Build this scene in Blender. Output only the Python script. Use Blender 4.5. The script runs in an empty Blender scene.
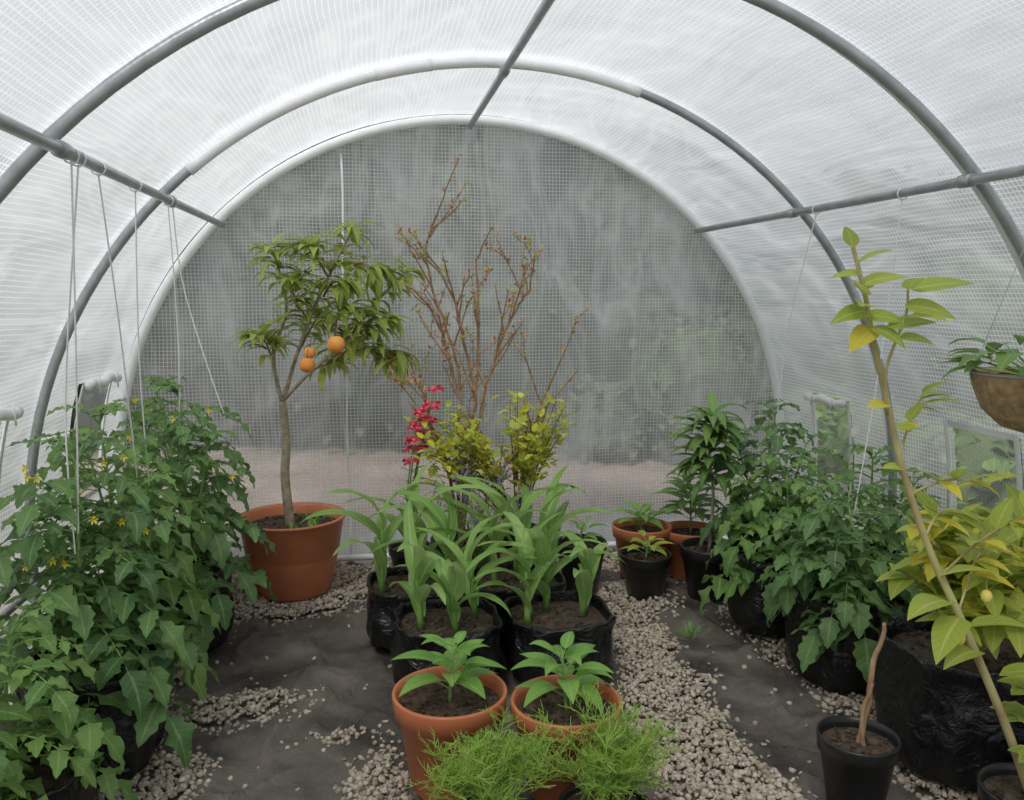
import bpy, bmesh, math, random
from mathutils import Vector, Matrix, noise, Quaternion
import numpy as np
random.seed(7); np.random.seed(7)
R_=random.random
def U(a,b): return a+(b-a)*R_()
sc=bpy.context.scene
V=Vector
# ------------------------------------------------------------ node helpers
def newmat(name):
    m=bpy.data.materials.new(name); m.use_nodes=True
    nt=m.node_tree; nt.nodes.clear()
    out=nt.nodes.new('ShaderNodeOutputMaterial')
    return m,nt,out
def N(nt,t,**k):
    n=nt.nodes.new(t)
    for a,b in k.items(): setattr(n,a,b)
    return n
def setin(nt,sock,val):
    if hasattr(val,'is_linked') or hasattr(val,'links'): nt.links.new(val,sock)
    elif val is not None:
        if isinstance(val,(tuple,list)) and len(val)==3 and sock.type=='RGBA': val=(*val,1)
        sock.default_value=val
def M(nt,op,a,b=None,c=None,clamp=False):
    n=N(nt,'ShaderNodeMath',operation=op,use_clamp=clamp)
    for i,x in enumerate((a,b,c)):
        if x is not None: setin(nt,n.inputs[i],x)
    return n.outputs[0]
def MIX(nt,f,a,b,mode='MIX'):
    n=N(nt,'ShaderNodeMix',data_type='RGBA',blend_type=mode)
    setin(nt,n.inputs[0],f); setin(nt,n.inputs[6],a); setin(nt,n.inputs[7],b)
    return n.outputs[2]
def NOISE(nt,scale,detail=3,vec=None,rough=.5,dist=0):
    n=N(nt,'ShaderNodeTexNoise'); n.inputs['Scale'].default_value=scale
    n.inputs['Detail'].default_value=detail; n.inputs['Roughness'].default_value=rough
    n.inputs['Distortion'].default_value=dist
    if vec is not None: nt.links.new(vec,n.inputs['Vector'])
    return n.outputs[0]
def MR(nt,v,a,b,c=0,d=1):
    n=N(nt,'ShaderNodeMapRange'); setin(nt,n.inputs[0],v)
    for i,x in enumerate((a,b,c,d)): n.inputs[i+1].default_value=x
    return n.outputs[0]
def BUMP(nt,h,s=.3,d=.01):
    n=N(nt,'ShaderNodeBump'); n.inputs['Strength'].default_value=s; n.inputs['Distance'].default_value=d
    nt.links.new(h,n.inputs['Height']); return n.outputs[0]
def OBJ(nt): return N(nt,'ShaderNodeTexCoord').outputs['Object']
def PB(nt,out,color,rough=.5,spec=.5,normal=None,metal=0,link=True):
    p=N(nt,'ShaderNodeBsdfPrincipled')
    setin(nt,p.inputs['Base Color'],color); setin(nt,p.inputs['Roughness'],rough)
    p.inputs['Specular IOR Level'].default_value=spec; p.inputs['Metallic'].default_value=metal
    if normal is not None: nt.links.new(normal,p.inputs['Normal'])
    if link: nt.links.new(p.outputs[0],out.inputs[0])
    return p.outputs[0]
def simple(name,c1,c2=None,rough=.5,scale=8,bs=None,bd=.004,spec=.5,metal=0,detail=4):
    m,nt,out=newmat(name); o=OBJ(nt)
    nz=NOISE(nt,scale,detail,o)
    col=MIX(nt,MR(nt,nz,.3,.7),c1,c2 or c1)
    nrm=BUMP(nt,NOISE(nt,bs,3,o),.5,bd) if bs else None
    PB(nt,out,col,rough,spec,nrm,metal); return m
def leafmat(name,c1,c2,mid,rough=.45,trans=.3,spec=.35,edge=None):
    m,nt,out=newmat(name)
    at=N(nt,'ShaderNodeAttribute',attribute_name='var')
    sp=N(nt,'ShaderNodeSeparateColor'); nt.links.new(at.outputs['Color'],sp.inputs[0])
    r,g,b=sp.outputs
    o=OBJ(nt)
    f=M(nt,'ADD',M(nt,'MULTIPLY',r,.8),M(nt,'MULTIPLY',NOISE(nt,25,2,o),.3),clamp=True)
    col=MIX(nt,f,c1,c2)
    if edge: col=MIX(nt,M(nt,'MULTIPLY',MR(nt,g,.5,1),.7),col,edge)
    vein=M(nt,'PINGPONG',M(nt,'SUBTRACT',M(nt,'MULTIPLY',b,8),M(nt,'MULTIPLY',g,1.6)),.5)
    vl=MR(nt,vein,0,.12,1,0)
    midl=MR(nt,g,.04,.14,1,0)
    vv=M(nt,'MAXIMUM',M(nt,'MULTIPLY',midl,.6),M(nt,'MULTIPLY',vl,.22))
    col=MIX(nt,vv,col,mid)
    nrm=BUMP(nt,vein,.35,.004)
    p=PB(nt,out,col,rough,spec,nrm,link=False)
    t=N(nt,'ShaderNodeBsdfTranslucent'); 
    nt.links.new(MIX(nt,.5,col,mid),t.inputs[0])
    mx=N(nt,'ShaderNodeMixShader'); mx.inputs[0].default_value=trans
    nt.links.new(p,mx.inputs[1]); nt.links.new(t.outputs[0],mx.inputs[2]); nt.links.new(mx.outputs[0],out.inputs[0])
    return m

# ------------------------------------------------------------ materials
m_tom=leafmat('tomato_leaf',(.06,.15,.055),(.19,.34,.11),(.36,.52,.2),.4)
m_tom2=leafmat('tomato_leaf_bright',(.09,.21,.055),(.25,.42,.11),(.42,.56,.2),.4)
m_corn=leafmat('corn_leaf',(.18,.37,.08),(.38,.6,.17),(.62,.75,.38),.38,.38)
m_pep=leafmat('pepper_leaf',(.13,.33,.055),(.29,.54,.11),(.5,.66,.24),.32)
m_peach=leafmat('peach_leaf',(.2,.31,.05),(.46,.56,.12),(.66,.66,.25),.38,.4)
m_yel=leafmat('yellow_leaf',(.62,.66,.06),(.88,.84,.12),(.9,.87,.3),.45,.42)
m_lem=leafmat('citrus_leaf',(.32,.45,.06),(.6,.67,.12),(.75,.8,.3),.4,.4)
m_lemy=leafmat('citrus_leaf_yellow',(.78,.66,.06),(.9,.8,.1),(.9,.82,.28),.45,.4)
m_dill=leafmat('feathery_leaf',(.34,.58,.09),(.58,.78,.2),(.62,.78,.22),.5,.4)
m_zuc=leafmat('squash_leaf',(.14,.3,.05),(.36,.5,.1),(.62,.62,.2),.5,.3,edge=(.66,.6,.1))
m_htree=leafmat('tree_leaf',(.06,.08,.055),(.15,.19,.12),(.17,.2,.13),.7,.3,.1)
m_garden=leafmat('garden_leaf',(.12,.22,.06),(.3,.43,.14),(.38,.48,.18),.6,.3,.2)
m_gfar=leafmat('far_bush_leaf',(.08,.12,.065),(.2,.26,.13),(.24,.3,.15),.7,.3,.1)
m_stem=simple('green_stem',(.18,.32,.09),(.28,.44,.14),.5,30)
m_bark=simple('peach_bark',(.24,.2,.14),(.5,.43,.32),.8,40,80,.003)
m_twig=simple('shrub_twig',(.22,.12,.075),(.45,.29,.18),.6,30)
m_bud=simple('red_bud',(.55,.18,.08),(.7,.32,.13),.6,30)
m_cit=simple('citrus_stem',(.34,.25,.12),(.52,.5,.22),.6,12,60,.002)
m_dead=simple('dead_stem',(.26,.14,.07),(.5,.34,.2),.8,25,60,.003)
m_terra=simple('terracotta_pot',(.55,.17,.075),(.68,.235,.11),.4,6,90,.0006)
m_blackpot=simple('black_plastic_pot',(.014,.014,.015),(.024,.024,.026),.34,10)
m_soil=simple('potting_soil',(.026,.018,.012),(.13,.09,.06),.95,60,90,.012)
m_steel=simple('galvanised_steel',(.32,.35,.36),(.47,.5,.51),.34,20,spec=.5,metal=.35)
m_sleeve=simple('white_sleeve',(.88,.89,.9),(.94,.95,.96),.5,12,30,.003)
m_string=simple('white_string',(.9,.9,.9),(.95,.95,.95),.8,20)
m_coir=simple('coir_liner',(.25,.16,.09),(.5,.36,.2),.95,50,90,.01)
m_red=simple('red_petal',(.8,.05,.12),(.95,.18,.26),.5,30)
m_purple=simple('purple_petal',(.22,.12,.55),(.45,.3,.75),.5,30)
m_yflow=simple('yellow_petal',(.88,.7,.04),(.92,.8,.1),.5,30)
m_lemon=simple('lemon_skin',(.8,.68,.15),(.86,.76,.22),.4,20,120,.002)
def mk_bag():
    m,nt,out=newmat('black_grow_bag'); o=OBJ(nt)
    n1=NOISE(nt,14,4,o,.6,1.5)
    PB(nt,out,(.010,.010,.011),.22,.5,BUMP(nt,n1,.9,.022)); return m
m_bag=mk_bag()
def mk_peach():
    m,nt,out=newmat('peach_skin'); o=OBJ(nt)
    PB(nt,out,MIX(nt,MR(nt,NOISE(nt,9,3,o),.4,.65),(.95,.48,.12),(.9,.29,.07)),.7,.25); return m
m_fruit=mk_peach()
def mk_sheet(name,veil0,veil1,pitch=.015,tw=.0022,tint=(.80,.825,.85),crease=.06,bump=.3,thop=.85,graz=True,patch=0,skirt=False):
    m,nt,out=newmat(name)
    uv=N(nt,'ShaderNodeUVMap',uv_map='UVMap').outputs[0]
    nz=N(nt,'ShaderNodeTexNoise'); nz.inputs['Scale'].default_value=3; nt.links.new(uv,nz.inputs['Vector'])
    vm=N(nt,'ShaderNodeVectorMath',operation='MULTIPLY_ADD'); nt.links.new(nz.outputs['Color'],vm.inputs[0]); vm.inputs[1].default_value=(.012,.012,0); nt.links.new(uv,vm.inputs[2])
    s=N(nt,'ShaderNodeSeparateXYZ'); nt.links.new(vm.outputs[0],s.inputs[0])
    tu=MR(nt,M(nt,'PINGPONG',s.outputs[0],pitch/2),tw*.5,tw*.95,1,0)
    tv=MR(nt,M(nt,'PINGPONG',s.outputs[1],pitch/2),tw*.5,tw*.95,1,0)
    th=M(nt,'MAXIMUM',tu,tv)
    mp=N(nt,'ShaderNodeMapping'); nt.links.new(uv,mp.inputs[0]); mp.inputs['Scale'].default_value=(1.6,.8,1); mp.inputs['Rotation'].default_value=(0,0,.35)
    big=NOISE(nt,1.8,3,mp.outputs[0],.5,.5)
    mp2=N(nt,'ShaderNodeMapping'); nt.links.new(uv,mp2.inputs[0]); mp2.inputs['Scale'].default_value=(3.5,.9,1); mp2.inputs['Rotation'].default_value=(0,0,-.6)
    fold=NOISE(nt,1.6,2,mp2.outputs[0],.5,1.0)
    cre=M(nt,'POWER',M(nt,'SUBTRACT',1,M(nt,'MULTIPLY',M(nt,'ABSOLUTE',M(nt,'SUBTRACT',fold,.5)),9),clamp=True),2)
    veil=M(nt,'ADD',MR(nt,big,.3,.7,veil0,veil1),M(nt,'MULTIPLY',cre,crease))
    if patch:
        pn=NOISE(nt,3.0,5,uv,.6,.8)
        veil=M(nt,'ADD',veil,M(nt,'MULTIPLY',MR(nt,pn,.52,.72),patch))
    if skirt:
        veil=M(nt,'ADD',veil,MR(nt,s.outputs[1],.10,.16,.45,0))
    fac=M(nt,'MAXIMUM',M(nt,'MULTIPLY',th,thop),veil,clamp=True)
    if graz:  # longer path through the milky film at shallow angles (Beer-Lambert)
        lw=N(nt,'ShaderNodeLayerWeight'); lw.inputs[0].default_value=.5
        cosv=M(nt,'MAXIMUM',M(nt,'SUBTRACT',1,lw.outputs['Facing']),.12)
        fac=M(nt,'SUBTRACT',1,M(nt,'POWER',M(nt,'MAXIMUM',M(nt,'SUBTRACT',1,fac),.001),M(nt,'DIVIDE',1,cosv)))
    h=M(nt,'ADD',M(nt,'MULTIPLY',big,1.0),M(nt,'MULTIPLY',fold,.8))
    nrm=BUMP(nt,h,bump,.05)
    tcol=MIX(nt,th,tint,(.95,.96,.97))
    tcol=MIX(nt,M(nt,'MULTIPLY',cre,.5),tcol,(.95,.96,.97))
    d=N(nt,'ShaderNodeBsdfDiffuse'); nt.links.new(tcol,d.inputs[0]); nt.links.new(nrm,d.inputs['Normal'])
    t=N(nt,'ShaderNodeBsdfTranslucent'); nt.links.new(tcol,t.inputs[0]); nt.links.new(nrm,t.inputs['Normal'])
    a=N(nt,'ShaderNodeMixShader'); a.inputs[0].default_value=.65; nt.links.new(d.outputs[0],a.inputs[1]); nt.links.new(t.outputs[0],a.inputs[2])
    g=N(nt,'ShaderNodeBsdfGlossy'); g.inputs['Roughness'].default_value=.35; nt.links.new(nrm,g.inputs['Normal'])
    a2=N(nt,'ShaderNodeMixShader'); a2.inputs[0].default_value=.05; nt.links.new(a.outputs[0],a2.inputs[1]); nt.links.new(g.outputs[0],a2.inputs[2])
    tr=N(nt,'ShaderNodeBsdfTransparent'); tr.inputs[0].default_value=(.95,.96,.97,1)
    f=N(nt,'ShaderNodeMixShader'); nt.links.new(fac,f.inputs[0]); nt.links.new(tr.outputs[0],f.inputs[1]); nt.links.new(a2.outputs[0],f.inputs[2])
    nt.links.new(f.outputs[0],out.inputs[0]); return m
m_sheet=mk_sheet('mesh_reinforced_cover',.34,.52,crease=.12,bump=.45)
m_sheet_end=mk_sheet('mesh_reinforced_end_panel',.26,.48,crease=.2,bump=.8,thop=.78,patch=.4,skirt=True)
m_net=mk_sheet('insect_net',.05,.10,.006,.0010,(.6,.62,.6),crease=0,thop=.45,graz=False)

# ------------------------------------------------------------ object helpers
def link(o): sc.collection.objects.link(o); return o
def empty(name,loc):
    e=bpy.data.objects.new(name,None); e.location=loc; e.empty_display_size=.1; return link(e)
class Bd:
    def __init__(s,mats): s.v=[];s.f=[];s.m=[];s.c=[];s.mats=mats
    def mi(s,m):
        if m not in s.mats: s.mats.append(m)
        return s.mats.index(m)
    def tube(s,pts,r0,r1,mat,n=6,cap=True):
        k=len(pts); base=len(s.v); mi=s.mi(mat); rr=R_()
        for i,p in enumerate(pts):
            t=(pts[min(i+1,k-1)]-pts[max(i-1,0)])
            if t.length<1e-9: t=V((0,0,1))
            t.normalize()
            ref=V((0,1,0)) if abs(t.y)<.8 else V((1,0,0))
            a=t.cross(ref).normalized(); b=t.cross(a)
            r=r0+(r1-r0)*i/(k-1)
            for j in range(n):
                an=2*math.pi*j/n
                s.v.append(p+a*math.cos(an)*r+b*math.sin(an)*r); s.c.append((rr,.5,.5,1))
        for i in range(k-1):
            for j in range(n):
                s.f.append((base+i*n+j,base+i*n+(j+1)%n,base+(i+1)*n+(j+1)%n,base+(i+1)*n+j)); s.m.append(mi)
        if cap:
            s.f.append(tuple(base+j for j in range(n))[::-1]); s.m.append(mi)
            s.f.append(tuple(base+(k-1)*n+j for j in range(n))); s.m.append(mi)
    def leaf(s,p,d,L,W,mat,droop=.6,n=6,fold=.25,shape='ovate',teeth=0,roll=0,wave=0):
        d=V(d).normalized(); up=V((0,0,1)) if abs(d.z)<.93 else V((U(-1,1),U(-1,1),.2)).normalized()
        side=d.cross(up).normalized()
        if roll: side=Quaternion(d,roll)@side
        nr=side.cross(d).normalized()
        if nr.z<0: nr=-nr
        pos=V(p); st=L/n; base=len(s.v); mi=s.mi(mat); rr=R_(); an=droop/n; ph=U(0,6)
        for k in range(n+1):
            t=k/n
            if shape=='ovate': w=math.sin(math.pi*t**.62)**.9 if 0<t<1 else .02
            elif shape=='lance': w=math.sin(math.pi*t**.8) if 0<t<1 else .03
            elif shape=='corn': w=(min(1,.45+t*3))*max(0,(1-t))**.55
            elif shape=='round': w=math.sqrt(max(0,1-(2*t-1)**2))
            w=max(w,.02)*W*.5
            if teeth: w*=1+teeth*(1 if k%2 else -1)
            wv=wave*math.sin(ph+t*14)*w
            s.v+= [pos-side*w+nr*(fold*w+wv), V(pos), pos+side*w+nr*(fold*w-wv)]
            s.c+= [(rr,1,t,1),(rr,0,t,1),(rr,1,t,1)]
            pos=pos+d*st
            c,sn=math.cos(an),math.sin(an)
            d,nr=d*c-nr*sn, nr*c+d*sn
        for k in range(n):
            a=base+3*k
            s.f+=[(a,a+1,a+4,a+3),(a+1,a+2,a+5,a+4)]; s.m+=[mi,mi]
    def blob(s,p,r,mat,sub=1,sq=(1,1,1)):
        bm=bmesh.new(); bmesh.ops.create_icosphere(bm,subdivisions=sub,radius=1)
        base=len(s.v); mi=s.mi(mat); rr=R_()
        for v in bm.verts: s.v.append(V(p)+V((v.co.x*sq[0],v.co.y*sq[1],v.co.z*sq[2]))*r); s.c.append((rr,.5,.5,1))
        for f in bm.faces: s.f.append(tuple(base+v.index for v in f.verts)); s.m.append(mi)
        bm.free()
    def obj(s,name,root=None,clamp=True,smooth=True):
        o=V((0,0,0)) if root is None else V(root.location)
        vs=[]
        for v in s.v:
            v=V(v)
            if clamp:
                if v.x>1.40: v.x=1.40+(v.x-1.40)*.1
                if v.x<-1.40: v.x=-1.40+(v.x+1.40)*.1
                if v.y>3.6: v.y=3.6+(v.y-3.6)*.1
                if v.z<.012: v.z=.012
            vs.append(tuple(v-o))
        me=bpy.data.meshes.new(name); me.from_pydata(vs,[],s.f)
        for m in s.mats: me.materials.append(m)
        me.polygons.foreach_set('material_index',s.m)
        me.polygons.foreach_set('use_smooth',[smooth]*len(s.f))
        ca=me.color_attributes.new('var','FLOAT_COLOR','POINT')
        ca.data.foreach_set('color',[x for c in s.c for x in c])
        me.update()
        ob=bpy.data.objects.new(name,me); link(ob)
        if root is not None: ob.parent=root
        return ob
def lathe(name,prof,mat,root,loc=(0,0,0),n=48,wob=0):
    b=Bd([mat]); L=V(root.location)+V(loc) if root else V(loc)
    k=len(prof)
    for r,z in prof:
        for j in range(n):
            a=2*math.pi*j/n; b.v.append(L+V((r*math.cos(a),r*math.sin(a),z))); b.c.append((.5,.5,.5,1))
    for i in range(k-1):
        for j in range(n):
            b.f.append((i*n+j,i*n+(j+1)%n,(i+1)*n+(j+1)%n,(i+1)*n+j)); b.m.append(0)
    b.f.append(tuple(range(n))[::-1]); b.m.append(0)
    o=b.obj(name,root,clamp=False)
    return o
def soil(root,rx,ry,z,n=28,rings=7,ex=2.0):
    b=Bd([m_soil]); L=V(root.location)
    b.v.append(L+V((0,0,z+.008))); b.c.append((0,0,0,1))
    for i in range(1,rings+1):
        for j in range(n):
            a=2*math.pi*j/n; q=i/rings
            cx,cy=math.cos(a),math.sin(a)
            x=math.copysign(abs(cx)**(2/ex),cx)*rx*q; y=math.copysign(abs(cy)**(2/ex),cy)*ry*q
            zz=z+(noise.noise(V((x*25+L.x*9,y*25,3)))*.012 if i<rings else 0)
            b.v.append(L+V((x,y,zz))); b.c.append((0,0,0,1))
    for j in range(n): b.f.append((0,1+j,1+(j+1)%n)); b.m.append(0)
    for i in range(rings-1):
        for j in range(n):
            b.f.append((1+i*n+j,1+(i+1)*n+j,1+(i+1)*n+(j+1)%n,1+i*n+(j+1)%n)); b.m.append(0)
    for i in range(int(rx*600)):
        a=U(0,6.28); q=math.sqrt(R_())*.93; b.blob(L+V((rx*q*math.cos(a),ry*q*math.sin(a),z+.004)),U(.002,.006),m_soil)
    b.obj('soil',root,clamp=False)
def pot(root,rtop,h,mat,big=False):
    rb=rtop*.68
    if big:
        prof=[(rb*.96,0),(rb,.006),(rb+(rtop-rb)*.5,h*.5),(rb+(rtop-rb)*.52,h*.52),(rb+(rtop-rb)*.56,h*.53),(rb+(rtop-rb)*.74,h*.83),
              (rtop*.93,h*.84),(rtop*.95,h*.95),(rtop*.99,h*.97),(rtop,h*.985),(rtop,h),(rtop*.93,h),(rtop*.9,h*.97),(rtop*.86,h*.8)]
        soil(root,rtop*.88,rtop*.88,h*.86)
    else:
        prof=[(rb*.95,0),(rb,.005),(rtop*.9,h*.78),(rtop*.97,h*.79),(rtop,h*.98),(rtop*.99,h),(rtop*.94,h),(rtop*.92,h*.9),(rtop*.88,h*.75)]
        soil(root,rtop*.9,rtop*.9,h*.85)
    lathe('pot',prof,mat,root)
    return h*.86
def bag(root,rx,ry,h,ex=2.8,n=56):
    L=V(root.location); b=Bd([m_bag])
    prof=[(.86,0),(.95,.01),(1.0,.08*h),(1.04,.25*h),(1.05,.4*h),(1.02,.55*h),(1.0,.7*h),(1.0,.82*h),(1.02,.9*h),(1.04,.97*h),(1.02,h),(.98,h*1.01),(.95,.97*h),(.93,.88*h),(.92,.75*h)]
    sd=U(0,50)
    for i,(q,z) in enumerate(prof):
        for j in range(n):
            a=2*math.pi*j/n; cx,cy=math.cos(a),math.sin(a)
            x=math.copysign(abs(cx)**(2/ex),cx)*rx*q; y=math.copysign(abs(cy)**(2/ex),cy)*ry*q
            k=1+.1*noise.noise(V((cx*3+sd,cy*3,z*14)))+.06*noise.noise(V((cx*9+sd,cy*9,z*30)))
            zz=z+(.012*noise.noise(V((cx*4,cy*4,sd))) if i>6 else 0)
            b.v.append(L+V((x*k,y*k,max(zz,0)))); b.c.append((0,0,0,1))
    for i in range(len(prof)-1):
        for j in range(n): b.f.append((i*n+j,i*n+(j+1)%n,(i+1)*n+(j+1)%n,(i+1)*n+j)); b.m.append(0)
    b.f.append(tuple(range(n))[::-1]); b.m.append(0)
    o=b.obj('bag',root,clamp=False)
    md=o.modifiers.new('s','SUBSURF'); md.levels=1; md.render_levels=1
    soil(root,rx*.96,ry*.96,h*.84,ex=ex)
    return h*.85

# ------------------------------------------------------------ tunnel shell
RR=1.475; ZC=.43; Y0=-.92; Y1=3.68; RIBS=[3.64,2.73,1.84,.94,.02,-.89]; TILT=[0,.03,.06,.02,0,0]
prof=[]
for i in range(22): prof.append((-RR,ZC*i/22))
for i in range(121):
    a=math.pi-math.pi*i/120; prof.append((RR*math.cos(a),ZC+RR*math.sin(a)))
for i in range(1,23): prof.append((RR,ZC*(1-i/22)))
arc=[0]
for i in range(1,len(prof)): arc.append(arc[-1]+math.dist(prof[i],prof[i-1]))
# side, y0,y1,z0,z1, has rolled flap
WIN=[(-1,3.12,3.46,.42,.84,1),(-1,2.16,2.50,.42,.84,1),(1,3.08,3.36,.38,.72,1),(1,2.18,2.49,.36,.74,0),(-1,1.2,1.56,.42,.84,1),(1,1.2,1.56,.36,.72,1)]
ys=[Y0+(Y1-Y0)*i/230 for i in range(231)]
def cover(name,i0,i1):
    vs=[];uvs=[];fs=[]
    for j,y in enumerate(ys):
        k=min(RIBS,key=lambda r:abs(r-y)); tight=min(1,abs(y-k)/.3)**1.2
        for i in range(i0,i1+1):
            x,z=prof[i]
            dx,dz=(x/RR,max(0,(z-ZC))/RR); l=math.hypot(dx,dz); dx/=l; dz/=l
            s=arc[i]
            w=noise.noise(V((s*1.3+5,y*1.6,0)))*.02+noise.noise(V((s*3+y*2,y*2-s*1.5,4)))*.010+(.5-abs(noise.noise(V((s*2.5+y*5,y*1.2-s*.6,14)))))*.012
            w=min(w*tight,.03)+.003
            if z<.06: w*=.2
            vs.append((x+dx*w,y,z+dz*w)); uvs.append((s,y))
    n=i1-i0+1
    for j in range(len(ys)-1):
        yc=(ys[j]+ys[j+1])/2
        for i in range(n-1):
            x=(prof[i0+i][0]+prof[i0+i+1][0])/2; z=(prof[i0+i][1]+prof[i0+i+1][1])/2
            if any(math.copysign(1,x)==w[0] and w[1]<yc<w[2] and w[3]<z<w[4] for w in WIN): continue
            a=j*n+i; fs.append((a,a+1,a+n+1,a+n))
    me=bpy.data.meshes.new(name); me.from_pydata(vs,[],fs)
    uvl=me.uv_layers.new(name='UVMap')
    for lp in me.loops: uvl.data[lp.index].uv=uvs[lp.vertex_index]
    me.polygons.foreach_set('use_smooth',[True]*len(fs)); me.materials.append(m_sheet)
    return link(bpy.data.objects.new(name,me))
iL=22+24; iR=len(prof)-1-iL
cover('wall_left',0,iL); cover('ceiling',iL,iR); cover('wall_right',iR,len(prof)-1)
def endpanel(name,y,light_gap=None):
    vs=[];uvs=[];fs=[]; nx,nz=150,90
    for i in range(nx+1):
        x=-1.468*math.cos(math.pi*i/nx)
        top=ZC+math.sqrt(max(0,1.468**2-x*x))
        for j in range(nz+1):
            z=top*j/nz
            e=min(1,(top-z)/.15,max(0,1.47-abs(x))/.1)
            w=noise.noise(V((x*5+z*1.2,z*1.3,2)))*.03+noise.noise(V((x*2-z*3.5,z*2+x,9)))*.022+noise.noise(V((x*12,z*3,5)))*.006
            vs.append((x,y+w*e-.004,z)); uvs.append((x+3,z))
    n=nz+1
    for i in range(nx):
        for j in range(nz):
            a=i*n+j
            if light_gap:
                c=vs[a]
                if light_gap[0]<c[0]<light_gap[1] and c[2]<light_gap[2]: continue
            fs.append((a,a+n,a+n+1,a+1))
    me=bpy.data.meshes.new(name); me.from_pydata(vs,[],fs)
    uvl=me.uv_layers.new(name='UVMap')
    for lp in me.loops: uvl.data[lp.index].uv=uvs[lp.vertex_index]
    me.polygons.foreach_set('use_smooth',[True]*len(fs)); me.materials.append(m_sheet_end)
    return link(bpy.data.objects.new(name,me))
endpanel('wall_back',3.69)
endpanel('wall_front',-.93,(-1.1,1.1,1.85))  # unseen front wall, opening enlarged to let more light onto the plants
b=Bd([m_sleeve])
b.tube([V((-.53+.004*math.sin(z*9),3.655,z)) for z in [i*.09+.02 for i in range(20)]],.0045,.0045,m_sleeve,6)
b.obj('trim_1',clamp=False)
b=Bd([m_sleeve])
b.tube([V((x*.05,3.645,.02)) for x in range(-28,29)],.014,.014,m_sleeve,8)
b.obj('trim_2',clamp=False)
# hoops
def archpts(r,y,a0=0,a1=180,n=60,tl=0):
    o=[]
    for i in range(n+1):
        a=math.radians(a0+(a1-a0)*i/n); x=r*math.cos(a); o.append(V((x,y+x*tl,ZC+r*math.sin(a))))
    return o
for k,y in enumerate(RIBS):
    tl=TILT[k]
    root=empty('greenhouse_hoop',(0,y,0))
    b=Bd([m_steel]); r=.0145; e=1.448*tl
    pts=[V((1.448,y+e,0)),V((1.448,y+e,.2))]+archpts(1.448,y,tl=tl)+[V((-1.448,y-e,.2)),V((-1.448,y-e,0))]
    b.tube(pts,r,r,m_steel,12); b.obj('pipe',root,clamp=False)
    b=Bd([m_sleeve])
    if k==0:
        b.tube([V((1.446,y-.012,.05))]+archpts(1.446,y-.012)+[V((-1.446,y-.012,.05))],.02,.02,m_sleeve,10)
    elif k==1: 
        b.tube(archpts(1.447,y,104,131,20,tl),.018,.018,m_sleeve,10); b.tube(archpts(1.447,y,72,101,20,tl),.018,.018,m_sleeve,10)
        b.tube(archpts(1.447,y,99,106,8,tl),.0195,.0195,m_sleeve,10)
    st=archpts(1.464,y,-8,188,80,tl); base=len(b.v)
    for p in st:
        b.v+=[p+V((0,.012,0)),p+V((0,.065,0))]; b.c+=[(0,0,0,1)]*2
    for i in range(len(st)-1):
        a=base+2*i; b.f.append((a,a+1,a+3,a+2)); b.m.append(0)
    b.obj('sleeve',root,clamp=False)
def purlin(x,z):
    root=empty('purlin_pipe',(x,0,z))
    b=Bd([m_steel]); b.tube([V((x,Y0+.03,z)),V((x,3.62,z))],.0125,.0125,m_steel,12); b.obj('pipe',root,clamp=False)
    b=Bd([m_steel])
    for y,tl in list(zip(RIBS,TILT))[1:]:
        yy=y+x*tl
        b.tube([V((x,yy-.02,z)),V((x,yy+.02,z))],.0165,.0165,m_steel,12)
        d=V((x,0,z-ZC)).normalized()
        b.tube([V((x,yy,z)),V((x,yy,z))+d*.03],.008,.008,m_steel,8)
    b.obj('clamps',root,clamp=False)
q=1.419
purlin(q*math.cos(math.radians(45)),ZC+q*math.sin(math.radians(45)))
purlin(-q*math.cos(math.radians(45)),ZC+q*math.sin(math.radians(45)))
purlin(0,ZC+q)
for sx in (1,-1):
    b=Bd([m_steel]); b.tube([V((sx*1.422,Y0+.03,.3)),V((sx*1.422,3.6,.3))],.011,.011,m_steel,10)
    b.obj('base_rail',clamp=False)
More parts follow.
